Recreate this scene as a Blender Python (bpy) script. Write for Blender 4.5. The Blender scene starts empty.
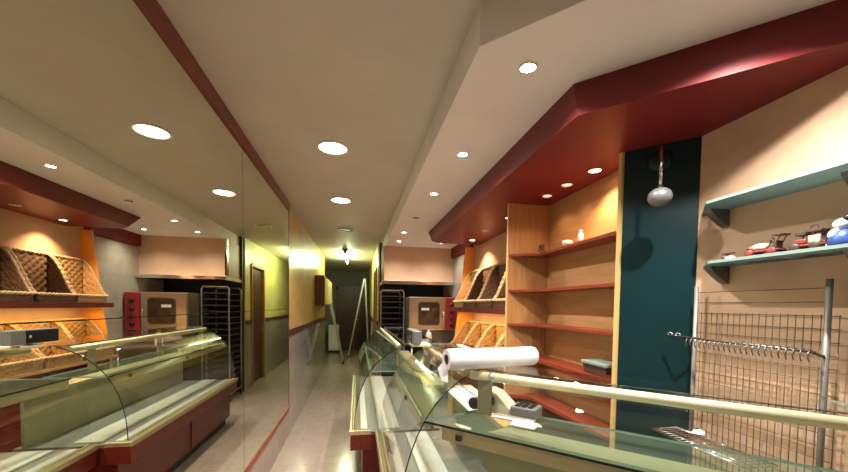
import bpy, bmesh, math, random
from mathutils import Vector, Matrix
random.seed(7)
sc = bpy.context.scene
COL = sc.collection
PI = math.pi

# ------------------------------------------------------------------ materials
def mat(name, col, rough=.5, metal=0., noise=0., nscale=8., bump=0., bscale=40., spec=.5, coat=0., col2=None):
    m = bpy.data.materials.new(name); m.use_nodes = True
    nt = m.node_tree; b = nt.nodes['Principled BSDF']
    b.inputs['Roughness'].default_value = rough
    b.inputs['Metallic'].default_value = metal
    b.inputs['Specular IOR Level'].default_value = spec
    b.inputs['Coat Weight'].default_value = coat
    b.inputs['Coat Roughness'].default_value = .08
    c = (*col, 1)
    b.inputs['Base Color'].default_value = c
    tc = nt.nodes.new('ShaderNodeTexCoord')
    if noise > 0 or col2:
        n = nt.nodes.new('ShaderNodeTexNoise'); n.inputs['Scale'].default_value = nscale; n.inputs['Detail'].default_value = 6
        nt.links.new(tc.outputs['Object'], n.inputs['Vector'])
        r = nt.nodes.new('ShaderNodeValToRGB')
        c2 = col2 or tuple(min(1, x*(1+noise)) for x in col)
        c1 = col if col2 else tuple(x*(1-noise) for x in col)
        r.color_ramp.elements[0].position = .32; r.color_ramp.elements[1].position = .68
        r.color_ramp.elements[0].color = (*c1, 1); r.color_ramp.elements[1].color = (*c2, 1)
        nt.links.new(n.outputs['Fac'], r.inputs['Fac']); nt.links.new(r.outputs['Color'], b.inputs['Base Color'])
    if bump > 0:
        n = nt.nodes.new('ShaderNodeTexNoise'); n.inputs['Scale'].default_value = bscale; n.inputs['Detail'].default_value = 4
        nt.links.new(tc.outputs['Object'], n.inputs['Vector'])
        bp = nt.nodes.new('ShaderNodeBump'); bp.inputs['Strength'].default_value = bump; bp.inputs['Distance'].default_value = .01
        nt.links.new(n.outputs['Fac'], bp.inputs['Height']); nt.links.new(bp.outputs['Normal'], b.inputs['Normal'])
    return m

def wood(name, c1, c2, rough=.4, axis='Z'):
    m = bpy.data.materials.new(name); m.use_nodes = True
    nt = m.node_tree; b = nt.nodes['Principled BSDF']; b.inputs['Roughness'].default_value = rough
    tc = nt.nodes.new('ShaderNodeTexCoord'); mp = nt.nodes.new('ShaderNodeMapping')
    mp.inputs['Scale'].default_value = {'Z': (14, 14, 1.2), 'Y': (14, 1.2, 14)}[axis]
    n = nt.nodes.new('ShaderNodeTexNoise'); n.inputs['Scale'].default_value = 3; n.inputs['Detail'].default_value = 6
    r = nt.nodes.new('ShaderNodeValToRGB'); r.color_ramp.elements[0].position = .3; r.color_ramp.elements[1].position = .7
    r.color_ramp.elements[0].color = (*c1, 1); r.color_ramp.elements[1].color = (*c2, 1)
    nt.links.new(tc.outputs['Object'], mp.inputs['Vector']); nt.links.new(mp.outputs['Vector'], n.inputs['Vector'])
    nt.links.new(n.outputs['Fac'], r.inputs['Fac']); nt.links.new(r.outputs['Color'], b.inputs['Base Color'])
    return m

def tiles(name, c1, c2, mortar, w, h, rough=.2, msize=.006, rot=(0, 0, 0), bumpy=0., off=0., loc=(0, 0, 0)):
    m = bpy.data.materials.new(name); m.use_nodes = True
    nt = m.node_tree; b = nt.nodes['Principled BSDF']; b.inputs['Roughness'].default_value = rough
    tc = nt.nodes.new('ShaderNodeTexCoord'); mp = nt.nodes.new('ShaderNodeMapping'); mp.inputs['Rotation'].default_value = rot
    mp.inputs['Location'].default_value = loc
    br = nt.nodes.new('ShaderNodeTexBrick'); br.offset = off; br.squash = 1
    br.inputs['Scale'].default_value = 1; br.inputs['Brick Width'].default_value = w; br.inputs['Row Height'].default_value = h
    br.inputs['Mortar Size'].default_value = msize; br.inputs['Mortar Smooth'].default_value = .2
    br.inputs['Color1'].default_value = (*c1, 1); br.inputs['Color2'].default_value = (*c2, 1); br.inputs['Mortar'].default_value = (*mortar, 1)
    n = nt.nodes.new('ShaderNodeTexNoise'); n.inputs['Scale'].default_value = 5; n.inputs['Detail'].default_value = 8; n.inputs['Distortion'].default_value = 1.2
    mx = nt.nodes.new('ShaderNodeMix'); mx.data_type = 'RGBA'; mx.blend_type = 'MULTIPLY'; mx.inputs['Factor'].default_value = .35
    rr = nt.nodes.new('ShaderNodeValToRGB'); rr.color_ramp.elements[0].position = .3; rr.color_ramp.elements[1].position = .7
    rr.color_ramp.elements[0].color = (.55, .5, .48, 1); rr.color_ramp.elements[1].color = (1, 1, 1, 1)
    nt.links.new(tc.outputs['Object'], mp.inputs['Vector']); nt.links.new(mp.outputs['Vector'], br.inputs['Vector'])
    nt.links.new(tc.outputs['Object'], n.inputs['Vector']); nt.links.new(n.outputs['Fac'], rr.inputs['Fac'])
    nt.links.new(br.outputs['Color'], mx.inputs[6]); nt.links.new(rr.outputs['Color'], mx.inputs[7])
    nt.links.new(mx.outputs[2], b.inputs['Base Color'])
    return m

def glass(name, tint, refl=1.0, rough=.0):
    m = bpy.data.materials.new(name); m.use_nodes = True
    nt = m.node_tree; nt.nodes.remove(nt.nodes['Principled BSDF']); out = nt.nodes['Material Output']
    t = nt.nodes.new('ShaderNodeBsdfTransparent'); t.inputs['Color'].default_value = (*tint, 1)
    g = nt.nodes.new('ShaderNodeBsdfGlossy'); g.inputs['Roughness'].default_value = rough; g.inputs['Color'].default_value = (refl, refl, refl, 1)
    f = nt.nodes.new('ShaderNodeFresnel'); 
    ge = nt.nodes.new('ShaderNodeNewGeometry'); mr = nt.nodes.new('ShaderNodeMapRange')
    mr.inputs['To Min'].default_value = 1.45; mr.inputs['To Max'].default_value = 1/1.45
    nt.links.new(ge.outputs['Backfacing'], mr.inputs['Value']); nt.links.new(mr.outputs['Result'], f.inputs['IOR'])
    mx = nt.nodes.new('ShaderNodeMixShader')
    nt.links.new(f.outputs['Fac'], mx.inputs['Fac']); nt.links.new(t.outputs[0], mx.inputs[1]); nt.links.new(g.outputs[0], mx.inputs[2])
    nt.links.new(mx.outputs[0], out.inputs['Surface'])
    return m

def emit(name, col, s):
    m = bpy.data.materials.new(name); m.use_nodes = True
    nt = m.node_tree; b = nt.nodes['Principled BSDF']
    b.inputs['Base Color'].default_value = (*col, 1); b.inputs['Emission Color'].default_value = (*col, 1); b.inputs['Emission Strength'].default_value = s
    return m

def frosted(name, tint, base, fac):
    m = bpy.data.materials.new(name); m.use_nodes = True
    nt = m.node_tree; b = nt.nodes['Principled BSDF']; out = nt.nodes['Material Output']
    b.inputs['Base Color'].default_value = (*base, 1); b.inputs['Roughness'].default_value = .18
    t = nt.nodes.new('ShaderNodeBsdfTransparent'); t.inputs['Color'].default_value = (*tint, 1)
    tl = nt.nodes.new('ShaderNodeBsdfTranslucent'); tl.inputs['Color'].default_value = (*base, 1)
    a = nt.nodes.new('ShaderNodeMixShader'); a.inputs['Fac'].default_value = .6
    mx = nt.nodes.new('ShaderNodeMixShader'); mx.inputs['Fac'].default_value = fac
    nt.links.new(b.outputs[0], a.inputs[1]); nt.links.new(tl.outputs[0], a.inputs[2])
    nt.links.new(t.outputs[0], mx.inputs[1]); nt.links.new(a.outputs[0], mx.inputs[2]); nt.links.new(mx.outputs[0], out.inputs['Surface'])
    return m

M = {}
M['ceil'] = mat('ceiling_paint', (.58, .52, .43), .6, noise=.05, nscale=3, bump=.05, bscale=60)
M['bulk'] = mat('cream_paint', (.80, .75, .71), .55, noise=.04, nscale=3)
M['red_paint'] = mat('oxblood_paint', (.17, .017, .018), .45, noise=.08, nscale=4, spec=.3)
M['red_trim'] = wood('red_stained_wood', (.15, .022, .012), (.22, .035, .018), .35, 'Y')
M['darkred_trim'] = wood('dark_stained_rail', (.075, .018, .008), (.11, .026, .012), .35, 'Y')
M['peach'] = mat('peach_stucco', (.62, .41, .26), .6, noise=.10, nscale=5, bump=.25, bscale=25)
M['back_peach'] = mat('peach_panel', (.62, .38, .23), .55, noise=.05, nscale=5, bump=.1, bscale=25)
M['yellow'] = mat('yellow_stucco', (.58, .38, .13), .32, noise=.14, nscale=4, bump=.3, bscale=14)
M['yellow_green'] = mat('pale_yellow_paint', (.62, .55, .20), .45, noise=.08, nscale=4)
M['marble'] = tiles('grey_marble_dado', (.36, .33, .31), (.33, .31, .30), (.22, .2, .19), .6, 1.3, .05, .003, (PI/2, 0, PI/2))
M['plinth'] = tiles('pink_marble_plinth', (.31, .245, .215), (.30, .24, .21), (.2, .16, .14), .9, .6, .15, .003, (PI/2, 0, PI/2))
M['floor'] = tiles('polished_floor_tile', (.41, .33, .28), (.39, .315, .27), (.30, .235, .20), .9, .24, .17, .0025, (0, 0, PI/2), loc=(.1, -.10, 0))
M['celltile'] = tiles('cream_wall_tile', (.36, .32, .245), (.34, .30, .23), (.25, .22, .17), .33, .28, .3, .004, (PI/2, 0, PI/2))
M['mirror'] = mat('mirror_glass', (.78, .80, .70), .0, 1.)
M['chrome'] = mat('chrome', (.75, .74, .72), .12, 1.)
M['steel'] = mat('brushed_steel', (.52, .49, .46), .32, 1., noise=.06, nscale=20)
M['wire'] = mat('brownish_wire', (.16, .11, .07), .45, .5)
M['darksteel'] = mat('dark_steel', (.18, .165, .15), .4, 1.)
M['alu'] = mat('satin_aluminium', (.55, .55, .54), .4, .9)
M['ballgrey'] = mat('satin_grey_metal', (.19, .19, .195), .38, .35)
M['post_grey'] = mat('dull_grey_metal', (.24, .225, .205), .5, .45)
M['gold'] = mat('champagne_anodised_metal', (.56, .49, .29), .36, .75, noise=.05, nscale=12)
M['olive'] = mat('olive_gold_panel', (.27, .25, .145), .42, .35, noise=.06, nscale=10)
M['cream_metal'] = mat('cream_enamel_tube', (.74, .70, .46), .28, .25)
M['brass'] = mat('pale_brass', (.80, .68, .42), .28, .8)
M['red_lam'] = wood('red_laminate', (.12, .014, .008), (.18, .022, .012), .3, 'Y')
M['darkred'] = wood('dark_red_laminate', (.10, .012, .008), (.14, .018, .012), .35, 'Y')
M['black'] = mat('black_plastic', (.012, .012, .013), .3)
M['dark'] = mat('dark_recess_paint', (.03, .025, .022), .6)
M['darkwood'] = wood('dark_brown_door_wood', (.06, .022, .012), (.10, .038, .02), .4)
M['brownwood'] = wood('brown_cabinet_wood', (.13, .055, .022), (.18, .08, .035), .4)
M['oak'] = wood('honey_wood_veneer', (.40, .205, .075), (.52, .28, .11), .42)
M['oakY'] = wood('honey_back_veneer', (.38, .195, .075), (.48, .26, .105), .45, 'Y')
M['redshelf'] = wood('red_brown_shelf_wood', (.20, .030, .014), (.27, .046, .02), .34, 'Y')
M['maroon'] = wood('maroon_shelf_wood', (.10, .014, .012), (.15, .02, .016), .35, 'Y')
M['orange'] = mat('orange_panel', (.85, .36, .06), .45, noise=.06, nscale=6)
M['teal'] = mat('dark_teal_laminate', (.003, .024, .027), .28, noise=.1, nscale=3)
M['edge_yellow'] = mat('yellow_edge_band', (.66, .44, .17), .4)
M['white_pan'] = mat('white_enamel_pan', (.52, .52, .49), .25, noise=.03, nscale=9)
M['grey_pan'] = mat('grey_steel_deck', (.26, .26, .235), .35, .4)
M['white'] = mat('white_enamel', (.80, .80, .76), .35)
M['paper'] = mat('white_paper', (.66, .65, .67), .7, noise=.03, nscale=15)
M['brown_card'] = mat('brown_cardboard', (.10, .06, .035), .8)
M['beige'] = mat('beige_plastic', (.62, .55, .40), .4)
M['greyplastic'] = mat('grey_plastic', (.15, .15, .155), .4)
M['wicker_shaded'] = mat('shaded_brown_wicker', (.13, .065, .03), .6, noise=.4, nscale=60)  # mostly the same wicker as the next, with shade put into its colour
M['wicker_lit'] = mat('lit_tan_wicker', (.42, .24, .09), .55, noise=.3, nscale=60)  # lit tone of that wicker, the light put into the colour
M['wicker_rim'] = mat('pale_wicker_rim', (.50, .33, .17), .55, noise=.3, nscale=70)
M['red_panel'] = mat('red_control_panel', (.36, .02, .03), .35)
M['ovenglass'] = mat('smoked_oven_glass', (.05, .03, .022), .08, noise=.5, nscale=9)
M['tray'] = mat('blackened_tray', (.05, .045, .04), .4, .6)
M['glass_clear'] = glass('curved_clear_glass', (.982, .99, .98))
M['glass_green'] = frosted('green_shelf_glass', (.90, .97, .92), (.45, .60, .48), .10)
M['glass_frost'] = frosted('thick_green_shelf_glass', (.62, .80, .74), (.115, .15, .143), .85)
M['glass_edge'] = mat('dark_glass_edge', (.015, .03, .025), .15)
M['pale_edge'] = mat('pale_green_glass_edge', (.23, .31, .27), .3)
M['bracket'] = mat('grey_bracket_metal', (.17, .165, .155), .45, .6)
M['emit_round'] = emit('round_lamp_diffuser', (1, .86, .64), 9)
M['emit_spot'] = emit('halogen_lens', (1, .93, .84), 22)
M['emit_warm'] = emit('warm_halogen_lens', (1, .70, .45), 14)
M['emit_dim'] = emit('faint_lens', (1, .72, .55), .55)
M['lens_off'] = mat('unlit_lens', (.06, .05, .045), .3)
M['emit_tube'] = emit('fluorescent_tube', (.90, 1, .66), 9)
M['emit_strip'] = emit('warm_shelf_tube', (1, .62, .25), 2.5)
M['blue'] = mat('blue_glaze', (.035, .075, .26), .35, noise=.3, nscale=30)
M['toy_red'] = mat('faded_red_paint', (.20, .035, .03), .5, noise=.4, nscale=60)
M['toy_white'] = mat('ivory_paint', (.50, .40, .28), .5, noise=.3, nscale=50)
M['toy_dark'] = mat('dark_brown_paint', (.07, .04, .03), .4)
M['greybox'] = mat('grey_green_plastic', (.22, .28, .25), .4)
M['cabinet_yellow'] = mat('yellow_cream_front', (.60, .46, .22), .4)

# ------------------------------------------------------------------ mesh builder
class MB:
    def __init__(s): s.v = []; s.f = []; s.m = []; s.smooth = []
    def add(s, vs, fs, mi=0, sm=False):
        o = len(s.v); s.v += [tuple(map(float, p)) for p in vs]
        for f in fs: s.f.append(tuple(o+i for i in f)); s.m.append(mi); s.smooth.append(sm)
        return s
    def box(s, x0, x1, y0, y1, z0, z1, mi=0):
        v = [(x, y, z) for x in (x0, x1) for y in (y0, y1) for z in (z0, z1)]
        return s.add(v, [(0, 1, 3, 2), (4, 6, 7, 5), (0, 4, 5, 1), (2, 3, 7, 6), (0, 2, 6, 4), (1, 5, 7, 3)], mi)
    def obox(s, c, ax, ay, az, mi=0):
        c, ax, ay, az = map(Vector, (c, ax, ay, az))
        v = [c+i*ax+j*ay+k*az for i in (-1, 1) for j in (-1, 1) for k in (-1, 1)]
        return s.add(v, [(0, 1, 3, 2), (4, 6, 7, 5), (0, 4, 5, 1), (2, 3, 7, 6), (0, 2, 6, 4), (1, 5, 7, 3)], mi)
    def tube(s, pts, r, n=8, mi=0, caps=True, closed=False):
        pts = [Vector(p) for p in pts]; N = len(pts)
        rs = r if isinstance(r, (list, tuple)) else [r]*N
        ring = []; up = None
        for i, p in enumerate(pts):
            if closed: t = pts[(i+1) % N]-pts[i-1]
            else: t = pts[min(i+1, N-1)]-pts[max(i-1, 0)]
            t.normalize()
            if up is None: up = Vector((0, 0, 1)) if abs(t.z) < .9 else Vector((1, 0, 0))
            a = t.cross(up); a.normalize(); b = a.cross(t); up = b
            ring.append([p+rs[i]*(math.cos(2*PI*k/n)*a+math.sin(2*PI*k/n)*b) for k in range(n)])
        v = [q for R in ring for q in R]; f = []
        for i in range(N if closed else N-1):
            j = (i+1) % N
            for k in range(n): f.append((i*n+k, i*n+(k+1) % n, j*n+(k+1) % n, j*n+k))
        s.add(v, f, mi, True)
        if caps and not closed:
            o = len(s.v)-len(v)
            s.f.append(tuple(o+k for k in range(n))[::-1]); s.m.append(mi); s.smooth.append(False)
            s.f.append(tuple(o+(N-1)*n+k for k in range(n))); s.m.append(mi); s.smooth.append(False)
        return s
    def lathe(s, prof, c, n=24, mi=0, axis=(0, 0, 1), sx=1., sy=1.):
        az = Vector(axis).normalized(); ax = az.orthogonal().normalized(); ay = az.cross(ax); c = Vector(c)
        v = []; f = []
        for r, z in prof:
            for k in range(n):
                a = 2*PI*k/n; v.append(c+az*z+ax*(r*math.cos(a)*sx)+ay*(r*math.sin(a)*sy))
        for i in range(len(prof)-1):
            for k in range(n): f.append((i*n+k, i*n+(k+1) % n, (i+1)*n+(k+1) % n, (i+1)*n+k))
        return s.add(v, f, mi, True)
    def ball(s, c, r, n=16, mi=0, sx=1., sy=1., sz=1.):
        prof = [(max(1e-4, r*math.sin(PI*i/n)), -r*math.cos(PI*i/n)*sz) for i in range(n+1)]
        return s.lathe(prof, c, n*2, mi, (0, 0, 1), sx, sy)
    def prism(s, poly, z0, z1, poly2=None, mi=0):      # horizontal polygon extruded in z (poly2: top outline)
        p2 = poly2 or poly; n = len(poly)
        v = [(x, y, z0) for x, y in poly]+[(x, y, z1) for x, y in p2]
        f = [tuple(range(n))[::-1], tuple(range(n, 2*n))]+[(i, (i+1) % n, n+(i+1) % n, n+i) for i in range(n)]
        return s.add(v, f, mi)
    def build(s, name, m, parent=None, root=None, kind=None, bevel=0., label=None):
        me = bpy.data.meshes.new(name)
        off = Vector(root.location) if root is not None else Vector((0, 0, 0))
        me.from_pydata([Vector(p)-off for p in s.v], [], s.f)
        for mm in (m if isinstance(m, (list, tuple)) else [m]): me.materials.append(mm)
        for p, mi, sm in zip(me.polygons, s.m, s.smooth): p.material_index = mi; p.use_smooth = sm
        bm = bmesh.new(); bm.from_mesh(me); bmesh.ops.recalc_face_normals(bm, faces=bm.faces); bm.to_mesh(me); bm.free()
        o = bpy.data.objects.new(name, me); COL.objects.link(o)
        if parent is not None: o.parent = parent
        if kind: o['kind'] = kind
        if label: o['label'] = label
        if bevel:
            b = o.modifiers.new('bevel', 'BEVEL'); b.width = bevel; b.segments = 2; b.limit_method = 'ANGLE'
        return o

def tag(o, label, cat, group=None):
    o['label'] = label; o['category'] = cat
    if group: o['group'] = group
    return o
def thing(name, label, cat, loc=(0, 0, 0), group=None):
    o = bpy.data.objects.new(name, None); COL.objects.link(o); o.location = loc; o.empty_display_size = .1
    return tag(o, label, cat, group)
def dup(root, loc, label, mats=None):
    r = root.copy(); COL.objects.link(r); r.location = loc; r['label'] = label
    for ch in list(root.children):
        c = ch.copy(); COL.objects.link(c); c.parent = r
        if mats and ch.name.split('.')[0] in mats:
            c.data = ch.data.copy(); c.data.materials[0] = mats[ch.name.split('.')[0]]
        for g in list(ch.children):
            d = g.copy(); COL.objects.link(d); d.parent = c
    return r
def struct(name, mb, m, bevel=0.): return mb.build(name, m, kind='structure', bevel=bevel)

# ------------------------------------------------------------------ the room
MX = -.8085                    # mirror plane
ZC = 2.808; ZB = 2.632; ZR = 2.468
struct('floor', MB().box(-3.2, 1.9, -2.6, 13.3, -.05, 0), M['floor'])
struct('ceiling', MB().box(-3.2, 1.9, -2.6, 13.3, ZC, ZC+.06), M['ceil'])
struct('wall_left', MB().box(-.93, -.822, -2.6, 9.6, 0, ZC), M['yellow'])
struct('wall_right', MB().box(1.69, 1.80, -2.6, 7.1, 0, ZC), M['peach'])
struct('bounce_wall_front', MB().box(-.93, 1.80, -2.7, -2.6, 0, ZC), M['back_peach'])  # unseen wall closing the presumably glass shop front, added to bounce light
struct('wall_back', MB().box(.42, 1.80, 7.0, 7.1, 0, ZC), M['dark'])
struct('wall_corridor', MB().box(.40, .46, 7.1, 7.46, 0, ZC).box(.40, .46, 8.40, 13.2, 0, ZC).box(.40, .46, 7.46, 8.40, 2.36, ZC), M['yellow_green'])
struct('wall_far', MB().box(-3.2, 1.9, 13.2, 13.3, 0, ZC), mat('grey_far_paint', (.17, .17, .15), .6))
struct('wall_side', MB().box(-3.2, -3.1, 9.6, 13.2, 0, ZC), M['yellow_green'])
struct('wall_return', MB().box(-3.2, -.93, 9.5, 9.6, 0, ZC), M['yellow_green'])
# dado, stripe, plinth
struct('trim_1', MB().box(-.822, -.8145, 4.59, 9.6, 0, 1.22), M['marble'])
struct('trim_2', MB().box(-.822, -.802, 4.59, 9.6, 1.22, 1.295), M['darkred_trim'])
struct('baseboard_left', MB().box(-.822, -.812, -2.6, 4.59, 0, .317), M['plinth'])
struct('trim_3', MB().box(.388, .40, 7.1, 7.44, 0, 1.22).box(.388, .40, 8.42, 13.2, 0, 1.22), M['marble'])
struct('trim_4', MB().box(.380, .40, 7.1, 7.44, 1.22, 1.295).box(.380, .40, 8.42, 13.2, 1.22, 1.295), M['darkred_trim'])
# corridor side door and far door
d = struct('door_1', MB().box(.43, .455, 7.49, 8.37, .01, 2.33), M['darkwood'])
struct('door_frame', MB().box(.37, .46, 7.44, 7.49, 0, 2.36).box(.37, .46, 8.37, 8.42, 0, 2.36).box(.37, .46, 7.49, 8.37, 2.33, 2.39), M['oak']).parent = d
MB().tube([(.43, 8.3, 1.05), (.39, 8.3, 1.05), (.39, 8.19, 1.05)], .009).build('door_handle', M['brass'], d)
d = struct('door_2', MB().box(-.66, -.13, 13.14, 13.19, .01, 2.18).box(-.11, .40, 13.14, 13.19, .01, 2.18)
           .box(-.56, -.23, 13.13, 13.14, .3, 1.0).box(-.56, -.23, 13.13, 13.14, 1.15, 2.0).box(-.02, .30, 13.13, 13.14, .3, 1.0).box(-.02, .30, 13.13, 13.14, 1.15, 2.0), M['darkwood'], .006)
struct('door_frame', MB().box(-.74, -.66, 13.12, 13.2, 0, 2.26).box(-.74, .40, 13.12, 13.2, 2.18, 2.28), M['darkwood']).parent = d
MB().tube([(-.06, 13.14, 1.1), (-.06, 13.09, 1.1), (.04, 13.09, 1.1)], .012).build('door_handle', M['brass'], d)
# lowered cream ceiling with its turn towards the shop front
BP = [(.470, 7.0), (.470, 1.405), (1.69, .185), (1.69, 7.0)]
struct('bulkhead', MB().prism(BP, ZB, ZC), M['bulk'])
# dark red soffit under it
def soff(x, c, ye, ch): return [(x, ye-ch), (x, c-x), (1.69, c-1.69), (1.69, ye), (x+ch, ye)]
struct('soffit', MB().prism(soff(.972, 2.475, 4.86, .13), ZR, ZB-.001, soff(.973, 2.515, 5.10, .12)), M['red_paint'])
struct('trim_5', MB().box(1.635, 1.69, 5.15, 6.25, 2.46, 2.63), M['red_paint'])
struct('trim_6', MB().box(1.675, 1.69, 5.10, 6.25, 0, 2.44), M['celltile'])
# bulkhead over the oven niche
struct('wall_niche', MB().box(.455, 1.69, 6.25, 7.0, 2.03, ZB-.001), M['back_peach'])
struct('trim_7', MB().box(.415, .45, 6.22, 6.29, 2.05, ZB-.001), M['chrome'])

# ------------------------------------------------------------------ wall mirror
w = thing('wall_mirror', 'huge wall mirror filling the left wall, framed by thin red wood strips', 'mirror', (MX, 1., .317))
Y0, Y1, YS, ZS = -2.4, 4.56, 2.80, 1.545
g = .003
for (a, b) in ((Y0, YS-g), (YS+g, Y1)):
    for (z0, z1) in ((.36, ZS-g*.6), (ZS+g*.6, 2.715)):
        MB().box(MX-.006, MX, a, b, z0, z1).build('mirror_panel', M['mirror'], w, w)
MB().box(MX-.009, MX-.006, Y0, Y1, .36, 2.715).build('backing', M['black'], w, w)
MB().box(MX-.012, MX+.014, Y0, Y1+.02, 2.715, ZC-.001).build('top_frame', M['red_trim'], w, w)
MB().box(MX-.012, MX+.008, Y0, Y1+.02, .317, .36).build('bottom_frame', M['red_trim'], w, w)
MB().box(MX-.012, MX+.003, Y1, Y1+.018, .36, 2.715).build('side_frame', M['red_trim'], w, w)

# ------------------------------------------------------------------ lamps
def lamp(name, typ, loc, energy, color, size=.05, spot=None, blend=.6, rot=(0, 0, 0)):
    l = bpy.data.lights.new(name, typ); l.energy = energy; l.color = color
    if typ == 'AREA': l.shape = 'DISK'; l.size = size
    else: l.shadow_soft_size = size
    if spot: l.spot_size = math.radians(spot); l.spot_blend = blend
    o = bpy.data.objects.new(name, l); COL.objects.link(o); o.location = loc; o.rotation_euler = rot
    return o
def round_light(x, y, z, r, lens, name, label, cat, group, ring='white', drop=.012):
    t = thing(name, label, cat, (x, y, z), group)
    MB().lathe([(r*.99, 0), (r*1.14, -.001), (r*1.14, -drop*.5), (r*1.02, -drop), (r*.94, -drop*.8), (r*.94, 0)], (x, y, z), 28).build('trim_ring', M[ring], t, t)
    MB().lathe([(.0005, -drop*.45), (r*.5, -drop*.5), (r*.95, -drop*.35)], (x, y, z), 28).build('lens', M[lens], t, t)
    return t
W_ROUND, W_SPOT, W_RED = 62, 46, 26
for (y, lab, on) in ((2.89, 'nearest round ceiling light, above the mirror middle, lit', 1), (4.29, 'second round ceiling light along the aisle, lit and smaller looking', 1), (5.97, 'unlit round ceiling light, farthest of the row before the corridor', 0), (1.2, 'unseen round ceiling light added to the aisle row behind the view', 1)):
    if y == 1.2: lab = 'unseen round ceiling light added nearest the shop front'  # unseen lamp added at the near end of the row for its light
    round_light(-.19, y, ZC-.0005, .109, 'emit_round' if on else 'lens_off', 'ceiling_light', lab, 'ceiling light', 'round aisle ceiling lights')
    if on: lamp('round_lamp', 'SPOT', (-.19, y, ZC-.02), W_ROUND, (1, .90, .76), .03, 128, 1.)
sp = [(.714, 1.478, 1, 'cream ceiling spotlight nearest the viewer with a star glare'), (.696, 2.386, 1, 'second cream ceiling spotlight from the viewer, bright white'), (.685, 3.26, 1, 'third cream ceiling spotlight from the viewer'),
      (.668, 4.18, 0, 'unlit spotlight in the cream ceiling strip, fourth of the row'), (.640, 5.05, 1, 'right one of the paired spotlights before the peach niche panel'), (.650, 5.75, 1, 'left one of the paired spotlights before the peach niche panel'),
      (1.332, 5.735, 1, 'cream ceiling spotlight close to the far tip of the red soffit'), (1.185, .945, 1, 'cream ceiling spotlight over the right-hand counter, nearest the shop front')]
for x, y, on, lab in sp:
    round_light(x, y, ZB-.0005, .034, 'emit_spot' if on else 'lens_off', 'spotlight', lab, 'spotlight', 'spotlights in the cream ceiling', 'chrome', .008)
    if on: lamp('halogen_lamp', 'SPOT', (x, y, ZB-.02), W_SPOT*(2.25 if y < 1.1 else .55 if y > 4.5 else 1), (1, .94, .88), .02, 140, 1.)
rp = [(1.46, 2.058, 'emit_warm', 'lit spotlight in the red soffit, nearest the teal panel'), (1.44, 2.332, 'emit_dim', 'middle spotlight of the three above the bookcase, faint'), (1.435, 2.593, 'emit_dim', 'faint spotlight above the far end of the bookcase'),
      (1.46, 4.50, 'emit_warm', 'lit spotlight in the red soffit above the end baskets'), (1.42, 3.90, 'lens_off', 'unlit spotlight in the red soffit above the middle baskets'), (1.44, 3.3, 'emit_warm', 'spotlight in the red soffit hidden behind the bookcase side')]
for x, y, lens, lab in rp:
    round_light(x, y, ZR-.0005, .038, lens, 'spotlight', lab, 'spotlight', 'spotlights in the red soffit', 'chrome', .008)
    if lens != 'lens_off': lamp('warm_lamp', 'SPOT', (x, y, ZR-.02), W_RED*((1.8 if y > 4 else 1) if lens == 'emit_warm' else .12), (1, .68, .42), .02, 120, .8)
t = thing('fluorescent_light', 'greenish fluorescent batten light on the corridor ceiling', 'light', (-.26, 9.0, 2.74))
MB().box(-.31, -.21, 7.9, 9.9, 2.745, ZC-.001).build('housing', M['greyplastic'], t, t, bevel=.006)
MB().tube([(-.26, 7.98, 2.72), (-.26, 9.82, 2.72)], .022, 10).build('tube', M['emit_tube'], t, t)
for yy in (7.94, 9.86): MB().box(-.285, -.235, yy-.02, yy+.02, 2.695, 2.75).build('tube_holder', M['dark'], t, t)
for yy in (8.3, 8.9, 9.5): lamp('corridor_lamp', 'POINT', (-.26, yy, 2.66), 12, (.86, 1, .58), .06)

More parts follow.
